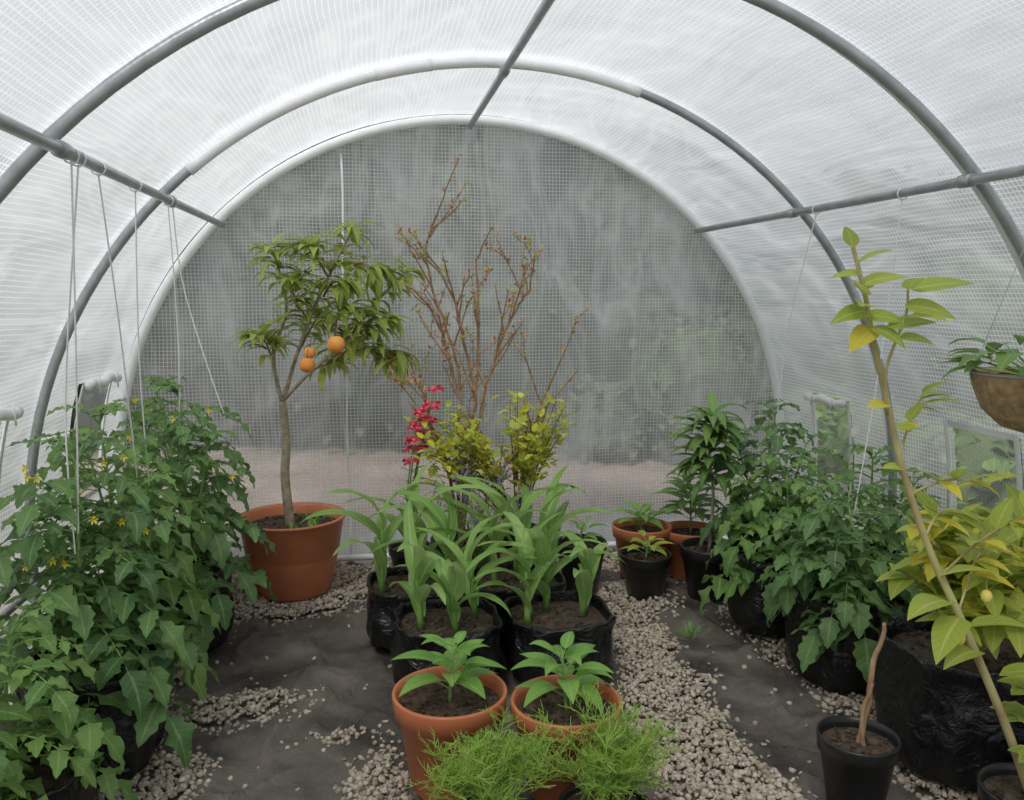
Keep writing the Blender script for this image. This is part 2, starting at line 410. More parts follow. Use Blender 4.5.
# windows
for i,(s,y0,y1,z0,z1,flap) in enumerate(WIN):
    root=empty('window_%d'%(i+1),(s*RR,y0,z0))
    def X(z,s=s): return s*(math.sqrt(max(0,(RR)**2-max(0,z-ZC)**2))-.006)
    b=Bd([m_net]); n=8; uvs=[]
    for k in range(n+1):
        z=z0+(z1-z0)*k/n
        for y in (y0,y1): b.v.append(V((X(z)+s*.004,y,z))); b.c.append((0,0,0,1)); uvs.append((y,z))
    for k in range(n): b.f.append((2*k,2*k+1,2*k+3,2*k+2)); b.m.append(0)
    o=b.obj('net',root,clamp=False); uvl=o.data.uv_layers.new(name='UVMap')
    for lp in o.data.loops: uvl.data[lp.index].uv=uvs[lp.vertex_index]
    b=Bd([m_sleeve])
    def strip(ya,yb,za,zb):
        base=len(b.v); n=6
        for k in range(n+1):
            z=za+(zb-za)*k/n
            for y in (ya,yb):
                for dd in (0,-.004*s): b.v.append(V((X(z)+dd,y,z))); b.c.append((0,0,0,1))
        for k in range(n):
            a=base+4*k; c=a+4
            for q1,q2 in ((0,1),(1,3),(3,2),(2,0)): b.f.append((a+q1,a+q2,c+q2,c+q1)); b.m.append(0)
    w=.010
    strip(y0-w,y0+w,z0-w,z1+w); strip(y1-w,y1+w,z0-w,z1+w); strip(y0,y1,z0-w,z0+w); strip(y0,y1,z1-w,z1+w)
    b.obj('frame',root,clamp=False)
    if flap:
        b=Bd([m_sleeve])
        pp=[V((X(z1)-s*(.02+.003*math.sin(k*1.3)),y0-.005+(y1-y0+.01)*k/12,z1+.004+.006*math.sin(k*.9+i))) for k in range(13)]
        b.tube(pp,.015,.018,m_sleeve,8)
        for yy in (y0+.06,y1-.06): b.tube([V((X(z1)-s*.036,yy,z1+.03)),V((X(z1)-s*.04,yy,z1-.03))],.003,.003,m_sleeve,5)
        b.obj('rolled_flap',root,clamp=False)

# ------------------------------------------------------------ floor
def mk_floor():
    m,nt,out=newmat('weed_membrane'); o=OBJ(nt)
    dust=NOISE(nt,3.2,8,o,.62,.6); fine=NOISE(nt,160,2,o)
    col=MIX(nt,MR(nt,dust,.36,.68),(.06,.055,.05),(.27,.235,.2))
    col=MIX(nt,M(nt,'MULTIPLY',MR(nt,fine,.5,.75),.35),col,(.3,.26,.22))
    w1=N(nt,'ShaderNodeTexWave'); w1.inputs['Scale'].default_value=150; nt.links.new(o,w1.inputs['Vector'])
    h=M(nt,'ADD',M(nt,'MULTIPLY',w1.outputs['Fac'],.04),M(nt,'ADD',M(nt,'MULTIPLY',fine,.1),NOISE(nt,9,5,o,.6,1.2)))
    PB(nt,out,col,MR(nt,dust,.35,.7,.4,.68),.5,BUMP(nt,h,1.0,.022)); return m
m_floor=mk_floor()
def fh(x,y):
    r=1-abs(noise.noise(V((x*2.2+y*.9,y*1.5-x,1))))*3.0
    r2=max(0,1-abs(noise.noise(V((x*5-y*3,y*3+x*2,8))))*5.5)
    r3=max(0,1-abs(noise.noise(V((x*9+y*2,y*3-x*2,18))))*6)
    r=max(0,r)**2.5*.03 + noise.noise(V((x*7,y*6,3)))*.005+ r2**2*.022 + r3**2*.008
    return min(r,.04)-.034
vs=[];fs=[];nx,ny=260,400
for j in range(ny+1):
    for i in range(nx+1):
        x=-1.468+2.936*i/nx; y=Y0+(Y1-Y0)*j/ny
        vs.append((x,y,fh(x,y)))
for j in range(ny):
    for i in range(nx):
        a=j*(nx+1)+i; fs.append((a,a+1,a+nx+2,a+nx+1))
me=bpy.data.meshes.new('floor'); me.from_pydata(vs,[],fs); me.polygons.foreach_set('use_smooth',[True]*len(fs)); me.materials.append(m_floor)
link(bpy.data.objects.new('floor',me))
# gravel
def gden(x,y):
    n=noise.noise(V((x*5,y*5,0)))*.07+noise.noise(V((x*14,y*14,7)))*.035
    d=-1
    k=(y-1.75)/1.25
    xl=.19+.19*k; xr=.53+.07*k
    if y<3.2: d=max(d,min(x-xl,xr-x)+n*.8)
    if y<2.9: d=max(d,min(x-.82,1.35-x)-.01+n)
    d=max(d,min(y-3.3,.3)+n*.9-.02)
    def el(cx,cy,rx,ry): return (1-math.hypot((x-cx)/rx,(y-cy)/ry))*min(rx,ry)+n*.7
    d=max(d,el(-.75,3.25,.34,.17),el(-.84,2.4,.2,.1),el(-.98,2.05,.15,.14),el(-.43,1.82,.1,.3),el(-.55,2.2,.12,.03)-.01,el(.45,3.05,.3,.2),el(-1.2,2.5,.2,1.2))
    return d
tmpl=bmesh.new(); bmesh.ops.create_icosphere(tmpl,subdivisions=1,radius=1)
tv=np.array([v.co[:] for v in tmpl.verts]); tf=np.array([[v.index for v in f.verts] for f in tmpl.faces]); tmpl.free()
pts=[]
tries=0
while len(pts)<36000 and tries<340000:
    tries+=1
    x=U(-1.4,1.4); y=U(1.4,3.62)
    d=gden(x,y)
    if d>.02 or (d>-.02 and R_()<.35*(d+.03)/.06+.03) or (d>-.12 and R_()<.006) or R_()<.0008:
        pts.append((x,y,d,fh(x,y)))
P=np.array(pts); n=len(P)
s=np.random.uniform(.0048,.0102,n)*np.where(np.random.rand(n)<.1,1.2,1)
rot=np.random.rand(n,3,3)-.5
q_,_=np.linalg.qr(rot)
sh=np.random.uniform(.5,1.25,(n,1,3))
jit=1+np.random.uniform(-.22,.22,(n,len(tv),1))
vv=np.einsum('nij,nkj->nki',q_,tv[None]*jit*sh)*s[:,None,None]
vv[:,:,2]*=.8
z=np.where(P[:,2]>.03,np.random.uniform(.0,.014,n),.002)+P[:,3]*np.where(P[:,2]>.03,.6,1)
vv+=np.stack([P[:,0],P[:,1],z],1)[:,None,:]
me=bpy.data.meshes.new('gravel')
nv=n*len(tv); F=(tf[None]+(np.arange(n)*len(tv))[:,None,None]).reshape(-1,3)
me.vertices.add(nv); me.vertices.foreach_set('co',vv.reshape(-1).astype(np.float32))
me.loops.add(F.size); me.loops.foreach_set('vertex_index',F.reshape(-1).astype(np.int32))
me.polygons.add(len(F)); me.polygons.foreach_set('loop_start',np.arange(0,F.size,3,dtype=np.int32))
me.update(calc_edges=True); me.validate()
ca=me.color_attributes.new('var','FLOAT_COLOR','POINT')
cc=np.ones((n,len(tv),4)); cc[:,:,0]=np.random.rand(n)[:,None]; cc[:,:,1]=np.random.rand(n)[:,None]
ca.data.foreach_set('color',cc.reshape(-1).astype(np.float32))
m,nt,out=newmat('gravel_stone'); at=N(nt,'ShaderNodeAttribute',attribute_name='var')
sp=N(nt,'ShaderNodeSeparateColor'); nt.links.new(at.outputs['Color'],sp.inputs[0])
col=MIX(nt,sp.outputs[0],(.3,.265,.215),(.66,.6,.5)); col=MIX(nt,M(nt,'MULTIPLY',sp.outputs[1],.4),col,(.52,.39,.26))
PB(nt,out,col,.8,.3,BUMP(nt,NOISE(nt,150,3,OBJ(nt)),.3,.002)); me.materials.append(m)
link(bpy.data.objects.new('gravel',me))

# ------------------------------------------------------------ outside
m_out=simple('outside_soil',(.25,.185,.15),(.46,.37,.3),.95,1.6,12,.03,detail=8)
bm=bmesh.new(); bmesh.ops.create_grid(bm,x_segments=60,y_segments=60,size=22)
for v in bm.verts: v.co.z=-.05+(.0 if abs(v.co.x)<3 and abs(v.co.y)<5 else noise.noise(v.co*.4)*.05)
me=bpy.data.meshes.new('ground'); bm.to_mesh(me); bm.free(); me.materials.append(m_out); link(bpy.data.objects.new('ground',me))
def hedgemat(name,a,b_,c):
    m,nt,out=newmat(name); o=OBJ(nt)
    n1=NOISE(nt,5,4,o,.55); n2=NOISE(nt,.9,2,o)
    col=MIX(nt,MR(nt,n1,.35,.68),a,b_); col=MIX(nt,MR(nt,n2,.42,.68),col,c)
    PB(nt,out,col,.9,.1,BUMP(nt,n1,.6,.1)); return m
m_hedge=hedgemat('hedge_foliage',(.035,.048,.033),(.11,.14,.09),(.065,.08,.065))
m_hedge2=hedgemat('garden_foliage',(.07,.12,.045),(.22,.32,.11),(.12,.16,.08))
m_hedge3=hedgemat('far_bush_foliage',(.06,.09,.05),(.15,.2,.1),(.1,.13,.08))
def hedge(name,cs,mat,lmat,leaves,ls=.11):
    b=Bd([mat])
    for (x,y,z,r) in cs:
        bm=bmesh.new(); bmesh.ops.create_icosphere(bm,subdivisions=3,radius=1); base=len(b.v)
        for v in bm.verts:
            p=v.co.copy(); k=.9+.3*noise.noise(p*2.2+V((x,y,z)))+.2*noise.noise(p*6+V((x,y,z)))
            w=V((x,y,z))+p*r*k; w.z=max(w.z,-.05); b.v.append(w); b.c.append((0,0,0,1))
        for f in bm.faces: b.f.append(tuple(base+v.index for v in f.verts)); b.m.append(0)
        bm.free()
        for _ in range(leaves):
            d=V((random.gauss(0,1),random.gauss(0,1),random.gauss(0,1))).normalized(); q=V((x,y,z))+d*r*(U(.8,1.05)+abs(random.gauss(0,.1)))
            if q.z<0: continue
            b.leaf(q,(U(-1,1),U(-1,1),U(-.6,.6)),U(.6,1.3)*ls,ls*.6,lmat,.6,3,.1)
    b.obj(name,clamp=False)
cs=[]
for i in range(22):
    x=-7+i*.65
    cs.append((x,7.1+U(-.3,.3),.7,U(.65,.85)))
    cs.append((x+.2,7.5+U(-.3,.3),1.5,U(.65,.85)))
    if abs(x-.4)<1.9: cs.append((x,7.8,2.1,U(.6,.85)))
hedge('hedge',cs,m_hedge,m_htree,260,.12)
hedge('hedge',[(4.6+U(-.2,.3),-1+i*.7,U(.4,.6)+.25*(i%2),U(.6,.75)) for i in range(12)],m_hedge2,m_garden,150)
hedge('hedge',[(-4.6+U(-.3,.2),-1+i*.7,U(.4,.6)+.25*(i%2),U(.6,.75)) for i in range(12)],m_hedge2,m_garden,150)
hedge('garden_bush',[(2.45,3.1+.42*i,.22+.06*(i%2),.3) for i in range(6)],m_hedge2,m_garden,240,.09)
hedge('garden_bush',[(-2.6,2.9+.5*i,.2,.3) for i in range(6)],m_hedge2,m_garden,160,.09)
hedge('garden_bush',[(1.3,6.0,.2,.35),(1.9,5.9,.45,.5),(2.7,5.9,.65,.6)],m_hedge3,m_gfar,260,.11)

# ------------------------------------------------------------ plants
def curve(p0,p1,bow=(0,0,0),n=8):
    p0,p1,bow=V(p0),V(p1),V(bow)
    return [p0.lerp(p1,i/n)+bow*math.sin(math.pi*i/n) for i in range(n+1)]
def path(pts,n=5,jit=0):
    P=[V(p) for p in pts]; out=[]
    for i in range(len(P)-1):
        a=P[max(i-1,0)];b_=P[i];c=P[i+1];d=P[min(i+2,len(P)-1)]
        for k in range(n):
            t=k/n
            q=.5*((2*b_)+(c-a)*t+(2*a-5*b_+4*c-d)*t*t+(3*b_-a-3*c+d)*t**3)
            out.append(q+V((U(-jit,jit),U(-jit,jit),0)))
    out.append(P[-1]); return out
def compound(b,p,d,L,mat,sc_=1.12):
    d=V(d).normalized(); pts=[V(p)]; side=d.cross(V((0,0,1))).normalized(); dirs=[d.copy()]
    n=7; 
    for k in range(n):
        d=(d+V((0,0,-.16-.1*k/n))+side*U(-.08,.08)).normalized(); pts.append(pts[-1]+d*L/n); dirs.append(d.copy())
    b.tube(pts,.0028,.001,m_stem,4,False)
    for idx,sz in ((2,.7),(3,.35),(4,1.0),(5,.3),(6,.9)):
        for s in (1,-1):
            l=L*.36*sz*U(.8,1.15)*sc_
            dd=(side*s*1.0+dirs[idx]*.55+V((0,0,U(-.1,.25))))
            b.leaf(pts[idx],dd,l,l*.58,mat,droop=U(.4,1.3),n=8,fold=.2,teeth=.15,wave=.25,roll=U(-.3,.3))
    l=L*.42*sc_
    b.leaf(pts[-1],dirs[-1],l,l*.6,mat,droop=U(.3,1),n=8,fold=.2,teeth=.15,wave=.25)
def tomato(x,y,H,n=22,LL=.26,mat=None,container='bag',rad=.15,ch=.27,lean=(0,0),shoots=2,name='tomato_plant',flowers=1):
    root=empty(name,(x,y,0)); mat=mat or m_tom
    zs=bag(root,rad,rad,ch) if container=='bag' else pot(root,rad,ch,m_blackpot if container=='black' else m_terra)
    b=Bd([mat])
    def stem(p0,top,cnt,L0,a0,fl=0):
        pts=curve(p0,top,(U(-.04,.04),U(-.04,.04),0),10); b.tube(pts,.007,.003,m_stem,6)
        for i in range(cnt):
            t=.08+.92*i/max(1,cnt-1); p=pts[min(9,int(t*10))].lerp(pts[min(10,int(t*10)+1)],t*10%1)
            a=a0+i*2.4+U(-.3,.3); el=.25+.55*t
            L=L0*(1-.45*t)*U(.85,1.15)
            compound(b,p,(math.cos(a),math.sin(a),el),L,mat)
        for i in range(4):
            a=U(0,6.28); compound(b,pts[-1],(math.cos(a)*.5,math.sin(a)*.5,1),L0*.4,mat)
        for i in range(fl):
            a=U(0,6.28); f=pts[-2]+V((math.cos(a)*.1,-abs(math.sin(a))*.14,U(-.06,.07)))
            b.tube([pts[-3],f],.0015,.001,m_stem,4,False)
            for k in range(6): b.leaf(f,(math.cos(a+k*1.05),-.5,math.sin(a+k*1.05)),.014,.008,m_yflow,.3,3)
    stem((x,y,zs),(x+lean[0],y+lean[1],H),n,LL,U(0,6),flowers*2)
    for k in range(shoots):
        a=U(0,6.28)
        stem((x+.02,y,zs+.02),(x+lean[0]+math.cos(a)*.13,y+lean[1]+math.sin(a)*.13,zs+(H-zs)*U(.6,.85)),int(n*.55),LL*.9,U(0,6),flowers)
    b.obj('foliage',root); return root
# left row
tomato(-1.13,2.14,.76,24,.30,m_tom,flowers=2)
tomato(-1.18,2.50,.80,20,.28,m_tom2)
tomato(-1.06,2.87,.82,22,.28,m_tom,lean=(.02,0))
tomato(-1.2,3.25,.80,18,.26,m_tom2,rad=.14)
tomato(-1.16,1.78,.48,15,.24,m_tom2,rad=.13,ch=.2,flowers=0)
# right row
tomato(1.08,2.98,.70,22,.26,m_tom,rad=.14,flowers=0)
tomato(.95,2.68,.54,20,.27,m_tom2,rad=.14,lean=(.03,0),flowers=0)
tomato(.99,2.28,.54,24,.28,m_tom,rad=.16,lean=(-.02,0),flowers=0)
tomato(1.25,2.6,.60,16,.24,m_tom2,rad=.12,flowers=0)

# peach tree
def lance_tuft(b,p,d,k,mat,L=.12,W=.026):
    for i in range(k):
        a=U(0,6.28); dd=V(d).normalized()*.6+V((math.cos(a),math.sin(a),U(-.5,.5)))
        l=L*U(.7,1.15); b.leaf(V(p)+V((U(-.015,.015),U(-.015,.015),U(-.02,.02))),dd,l,W*U(.8,1.15),mat,droop=U(.8,2.0),n=6,fold=.3,shape='lance')
root=empty('potted_peach_tree',(-.745,3.34,0)); pot(root,.21,.3,m_terra,True)
b=Bd([m_peach]); y=3.34
trunk=path([(-.75,y,.25),(-.765,y,.45),(-.755,y,.6),(-.765,y-.01,.75)],6); b.tube(trunk,.019,.014,m_bark,10)
br=[ [(-.765,y,.74),(-.79,y-.03,.92),(-.74,y,1.1),(-.76,y-.02,1.25),(-.78,y-.03,1.32)],
     [(-.765,y,.74),(-.71,y+.03,.92),(-.63,y,1.12),(-.54,y+.02,1.3),(-.49,y,1.39)],
     [(-.765,y,.75),(-.66,y-.04,.86),(-.52,y-.05,.98),(-.41,y-.02,1.12),(-.28,y,1.25)],
     [(-.6,y-.04,.92),(-.48,y-.1,.95),(-.38,y-.1,.95),(-.33,y-.1,.93)],
     [(-.79,y-.02,.9),(-.81,y-.05,.97),(-.83,y-.06,1.0)],
     [(-.66,y,1.06),(-.7,y-.08,1.14),(-.71,y-.1,1.2)],
     [(-.6,y,1.15),(-.56,y-.1,1.2),(-.52,y-.12,1.2)],
     [(-.63,y-.04,.88),(-.56,y+.1,.9),(-.5,y+.12,.96)],
     [(-.5,y-.05,1.0),(-.44,y-.12,1.03),(-.38,y-.13,1.06)],
     [(-.72,y+.02,.9),(-.66,y+.1,1.02),(-.62,y+.12,1.08)],
     [(-.54,y,1.28),(-.44,y-.05,1.27),(-.4,y-.05,1.25)],
     [(-.58,y,1.22),(-.62,y-.08,1.3),(-.64,y-.08,1.33)],
     [(-.56,y-.04,.95),(-.55,y-.1,1.06),(-.5,y-.12,1.1)]]
for i,q in enumerate(br):
    pts=path(q,5); b.tube(pts,.009 if i<3 else .005,.003,m_bark if i<3 else m_twig,7)
    st=int(len(pts)*(.42 if i<3 else .25))
    for j in range(st,len(pts)):
        d=(pts[j]-pts[j-1]); lance_tuft(b,pts[j],d,4 if j%2 else 3,m_peach,.125,.029)
    lance_tuft(b,pts[-1],pts[-1]-pts[-2],11,m_peach,.13,.029)
for i in range(26):
    a=U(0,6.28); r=U(.06,.17); b.leaf((-.745+abs(r*math.cos(a)),3.34+r*math.sin(a)*.9,.262),(U(-1,1),U(-1,1),1),.04,.014,m_pep,.6,4)
b.obj('tree',root)
def peach(root,x,y,z,r=.032):
    b=Bd([m_fruit]); n=20
    for i in range(n+1):
        th=math.pi*i/n
        for j in range(24):
            a=2*math.pi*j/24; g=1-.08*math.exp(-(((a-math.pi*1.4))/.25)**2)
            rr=r*(1-.12*math.exp(-(th/.35)**2))*g
            b.v.append(V((x+rr*math.sin(th)*math.cos(a),y+rr*math.sin(th)*math.sin(a),z+rr*math.cos(th)))); b.c.append((0,0,0,1))
    for i in range(n):
        for j in range(24): b.f.append((i*24+j,(i+1)*24+j,(i+1)*24+(j+1)%24,i*24+(j+1)%24)); b.m.append(0)
    b.tube([V((x,y,z+r*.85)),V((x+.005,y,z+r+.03))],.002,.002,m_twig,5); b.obj('peach',root)
peach(root,-.55,3.12,.98); peach(root,-.655,3.14,.905,.028); peach(root,-.648,3.2,.945,.022)

# bare twiggy shrub
root=empty('potted_bare_shrub',(-.1,3.13,0)); zs=pot(root,.12,.24,m_blackpot)
b=Bd([m_twig]); X0,Y=-.1,3.13
def twigs(pts,r,lvl):
    b.tube(pts,r,r*.45,m_twig,6,False)
    for j in range(3,len(pts)):
        if R_()<(.45 if lvl<1 else .25) and lvl<3:
            d=(pts[j]-pts[j-1]).normalized(); a=U(0,6.28)
            dd=(d+V((math.cos(a)*.7,math.sin(a)*.4,.1))).normalized()
            L=U(.06,.15)/(lvl*.6+.6)
            twigs([pts[j]+dd*L*k/5+V((U(-1,1),U(-1,1),U(-1,1)))*.003 for k in range(6)],r*.55,lvl+1)
        for _ in range(5):
            if R_()<.7 and (j>len(pts)*.3 or lvl):
                b.leaf(pts[j]+V((U(-.008,.008),0,U(-.012,.012))),(U(-1,1),U(-1,1),U(0,1)),U(.01,.024),.010,m_lem if R_()<.45 else m_bud,.4,3)
for q in ([(X0,Y,zs),(X0-.02,Y,.55),(X0,Y,.8),(X0-.04,Y,1.0),(X0-.1,Y,1.18),(X0-.12,Y,1.32),(X0-.10,Y,1.4)],
          [(X0,Y,zs),(X0+.02,Y+.02,.55),(X0+.06,Y,.8),(X0+.07,Y,1.05),(X0+.06,Y,1.28)],
          [(X0,Y,zs),(X0+.03,Y-.02,.5),(X0+.09,Y,.78),(X0+.15,Y,.98),(X0+.22,Y,1.12),(X0+.26,Y,1.17)],
          [(X0+.03,Y,zs),(X0+.13,Y,.46),(X0+.24,Y,.6),(X0+.30,Y,.72),(X0+.34,Y,.84)],
          [(X0,Y,zs),(X0-.06,Y,.55),(X0-.12,Y,.7),(X0-.13,Y,.8)],
          [(X0-.02,Y,.8),(X0-.05,Y+.05,.95),(X0-.1,Y+.05,1.1),(X0-.2,Y+.05,1.2)],
          [(X0+.05,Y,.8),(X0+.02,Y+.05,.98),(X0-.02,Y+.05,1.14),(X0-.07,Y+.05,1.25)]):
    twigs(path(q,5,.005),.007,0)
b.obj('branches',root)
# yellow shrub
root=empty('potted_yellow_leaf_shrub',(.14,3.3,0)); zs=pot(root,.10,.22,m_blackpot); b=Bd([m_yel])
for q in range(54):
    e=V((U(-.3,.24),3.08+U(-.14,.12),U(.48,.68)))
    if q<20: e=V((U(.06,.3),3.08+U(-.12,.12),U(.6,.8)))
    elif q<36: e=V((U(-.3,-.05),3.04+U(-.08,.12),U(.54,.74)))
    pts=curve((.14,3.3,zs),e,(0,0,.05),9); b.tube(pts,.0035,.0015,m_twig,5,False)
    for j in range(5,10):
        for _ in range(4):
            b.leaf(pts[j]+V((U(-.035,.035),U(-.02,.02),U(-.035,.035))),(U(-1,1),U(-1,1),U(-.2,1)),U(.032,.055),.025,m_yel if R_()<.6 else m_lem,.5,5,.15)
b.obj('foliage',root)
# snapdragon
root=empty('potted_red_snapdragon',(-.29,3.3,0)); zs=pot(root,.085,.17,m_blackpot); b=Bd([m_pep])
for (ex,ez) in ((-.20,.82),(-.27,.68),(-.22,.76),(-.25,.74)):
    pts=curve((-.29,3.3,zs),(ex,3.06,ez),(-.02,0,0),12); b.tube(pts,.004,.002,m_stem,5,False)
    for j in range(2,9):
        for _ in range(2): b.leaf(pts[j],(U(-1,1),U(-1,1),.4),.05,.012,m_pep,.6,5,shape='lance')
    for j in range(9,13):
        for k in range(4):
            a=U(0,6.28); p=pts[j]+V((math.cos(a)*.016,math.sin(a)*.016,U(-.01,.01)))
            b.blob(p,.007,m_red,1,(1,1,1.3))
            for _ in range(4): b.leaf(p,(math.cos(a)+U(-.6,.6),math.sin(a)+U(-.6,.6),U(-.5,.6)),.023,.019,m_red,.8,4,shape='round')
b.obj('flowers',root)
# lavender
root=empty('potted_lavender',(-.03,2.99,0)); zs=pot(root,.075,.16,m_blackpot); b=Bd([m_pep])
for i in range(48):
    e=V((-.05+U(-.17,.15),3.0+U(-.08,.12),U(.36,.56))); pts=curve((-.03+U(-.03,.03),2.99,zs),e,(0,0,.03),8)
    b.tube(pts,.0015,.001,m_stem,3,False)
    for j in range(2,7): b.leaf(pts[j],(U(-1,1),U(-1,1),.6),.035,.006,m_peach,.4,3,shape='lance')
    for j in range(5): b.blob(e+V((U(-.008,.008),U(-.008,.008),-.008*j)),U(.003,.005),m_purple)
b.obj('flowers',root)

# sweet corn bags
def corn(b,x,y,zs,H,k=6):
    top=V((x+U(-.02,.02),y+U(-.02,.02),zs+H*.5)); pts=curve((x,y,zs),top,(0,0,0),5); b.tube(pts,.011,.007,m_corn,7)
    a0=U(0,6.28)
    for i in range(k):
        a=a0+math.pi*(i%2)+U(-.5,.5); t=.2+.8*i/(k-1); p=V((x,y,zs)).lerp(top,t)
        L=H*U(.75,.95)*(1.0 if 0<i<k-1 else .8); up=U(1.4,2.6)+t
        b.leaf(p,(math.cos(a),math.sin(a),up),L,U(.048,.066),m_corn,droop=U(1.2,2.2),n=12,fold=.4,shape='corn',wave=.12,roll=U(-.3,.3))
for (x,y,plants) in ((-.22,2.46,[(-.3,2.44,.3),(-.13,2.5,.32),(-.2,2.4,.24)]),(.12,2.46,[(.02,2.42,.31),(.2,2.46,.26),(.1,2.52,.32)]),
                     (-.3,2.8,[(-.41,2.76,.38),(-.28,2.82,.38),(-.2,2.74,.34)]),(.05,2.79,[(-.03,2.76,.38),(.06,2.82,.38),(.15,2.74,.36)])):
    root=empty('sweet_corn_grow_bag',(x,y,0)); zs=bag(root,.155,.15,.2,3.2); b=Bd([m_corn])
    for p in plants: corn(b,p[0],p[1],zs,p[2]*1.15,6)
    b.obj('corn',root)

# peppers
def pepper(name,x,y,rt,h,mat,H,nl,LL,leafm=None,lw=.46,n2=0):
    root=empty(name,(x,y,0)); zs=pot(root,rt,h,mat); b=Bd([leafm or m_pep]); lm=leafm or m_pep
    pts=curve((x,y,zs),(x+U(-.015,.015),y,zs+H),(U(-.01,.01),0,0),8); b.tube(pts,.0045,.003,m_stem,6)
    for i in range(nl):
        t=.3+.7*i/(nl-1); p=pts[int(t*8)]; a=i*2.4+.4
        L=LL*U(.8,1.1)*(1 if i<nl*.6 else .62); pet=p+V((math.cos(a),math.sin(a),.5))*.025
        b.tube([p,pet],.0018,.0015,m_stem,4,False)
        b.leaf(pet,(math.cos(a),math.sin(a),.15+.6*t),L,L*lw,lm,droop=U(.7,1.3),n=9,fold=.25,shape='ovate')
    b.obj('plant',root); return root
pepper('potted_pepper_plant',-.265,1.9,.136,.235,m_terra,.14,18,.12)
pepper('potted_pepper_plant',-.0,1.83,.13,.225,m_terra,.15,18,.12)
pepper('potted_pepper_plant',.66,3.27,.123,.215,m_terra,.1,16,.11)
pepper('potted_pepper_plant',.6,3.04,.1,.17,m_blackpot,.07,12,.09,m_lem)
pepper('potted_pepper_plant',.13,3.03,.1,.19,m_terra,.05,7,.07)
pepper('potted_pepper_plant',.37,3.14,.1,.2,m_blackpot,.1,10,.09)
pepper('potted_pepper_plant',.86,3.24,.12,.2,m_terra,.26,34,.15,m_tom2,.4)
# small right peach tree
root=empty('potted_young_peach_tree',(.84,3.0,0)); zs=pot(root,.11,.2,m_blackpot); b=Bd([m_pep])
pts=path([(.84,3.0,zs),(.85,3.0,.4),(.83,3,.55),(.84,3,.68)],5); b.tube(pts,.007,.004,m_bark,7)
for j in range(7,16): lance_tuft(b,pts[j],(0,0,1),12,m_tom2,.17,.038)
b.obj('tree',root)

# feathery plants
def feathery(x,y,w,nst):
    root=empty('potted_feathery_dill',(x,y,0)); zs=pot(root,.1,.1,m_blackpot); b=Bd([m_dill])
    for i in range(nst):
        a=U(0,6.28); r=w*math.sqrt(R_()); e=V((x+r*math.cos(a),y+r*math.sin(a)*.75,U(.15,.29)))
        pts=curve((x+U(-.05,.05),y+U(-.05,.05),zs),e,(0,0,.03),9); b.tube(pts,.0016,.0009,m_dill,3,False)
        for j in range(3,10):
            for s in range(3):
                d=V((U(-1,1),U(-1,1),U(-.1,1))).normalized(); L=U(.03,.055)
                q=pts[j]+d*L; b.tube([pts[j],pts[j].lerp(q,.5)+V((0,0,.004)),q],.0009,.0006,m_dill,3,False)
                for k in range(5):
                    t=.3+.7*k/4; d2=(d+V((U(-1,1),U(-1,1),U(-.4,1)))).normalized()
                    pp=pts[j].lerp(q,t); b.tube([pp,pp+d2*U(.012,.024)],.0009,.0006,m_dill,3,False)
    b.obj('foliage',root)
feathery(-.215,1.6,.14,32); feathery(.03,1.6,.13,32)

# large bag plant on the right + tall citrus
root=empty('citrus_bush_grow_bag',(1.03,1.8,0)); zs=bag(root,.2,.19,.31,2.4); b=Bd([m_lem])
for i in range(26):
    e=V((1.0+U(-.26,.2),1.76+U(-.2,.15),U(.42,.68))); pts=curve((1.03,1.8,zs),e,(U(-.04,.04),0,.04),9); b.tube(pts,.005,.0025,m_cit,5,False)
    for j in range(3,10):
        for _ in range(2):
            l=U(.07,.115); b.leaf(pts[j],(U(-1,1),U(-1,.4),U(-.1,1)),l,l*.52,m_lemy if R_()<.14 else m_lem,U(.4,1.1),8,.2)
b.obj('foliage',root)
root=empty('potted_citrus_tree',(.88,1.42,0)); zs=pot(root,.1,.16,m_blackpot); b=Bd([m_lem])
main=path([(.88,1.42,zs),(.82,1.44,.3),(.73,1.46,.5),(.665,1.49,.65),(.6,1.5,.82),(.56,1.5,.95),(.515,1.5,1.1),(.50,1.5,1.16),(.47,1.5,1.25)],6)
b.tube(main,.0095,.004,m_cit,8)
br2=path([(.56,1.5,.93),(.54,1.48,1.02),(.56,1.46,1.12),(.555,1.45,1.17)],5); b.tube(br2,.004,.0025,m_cit,6)
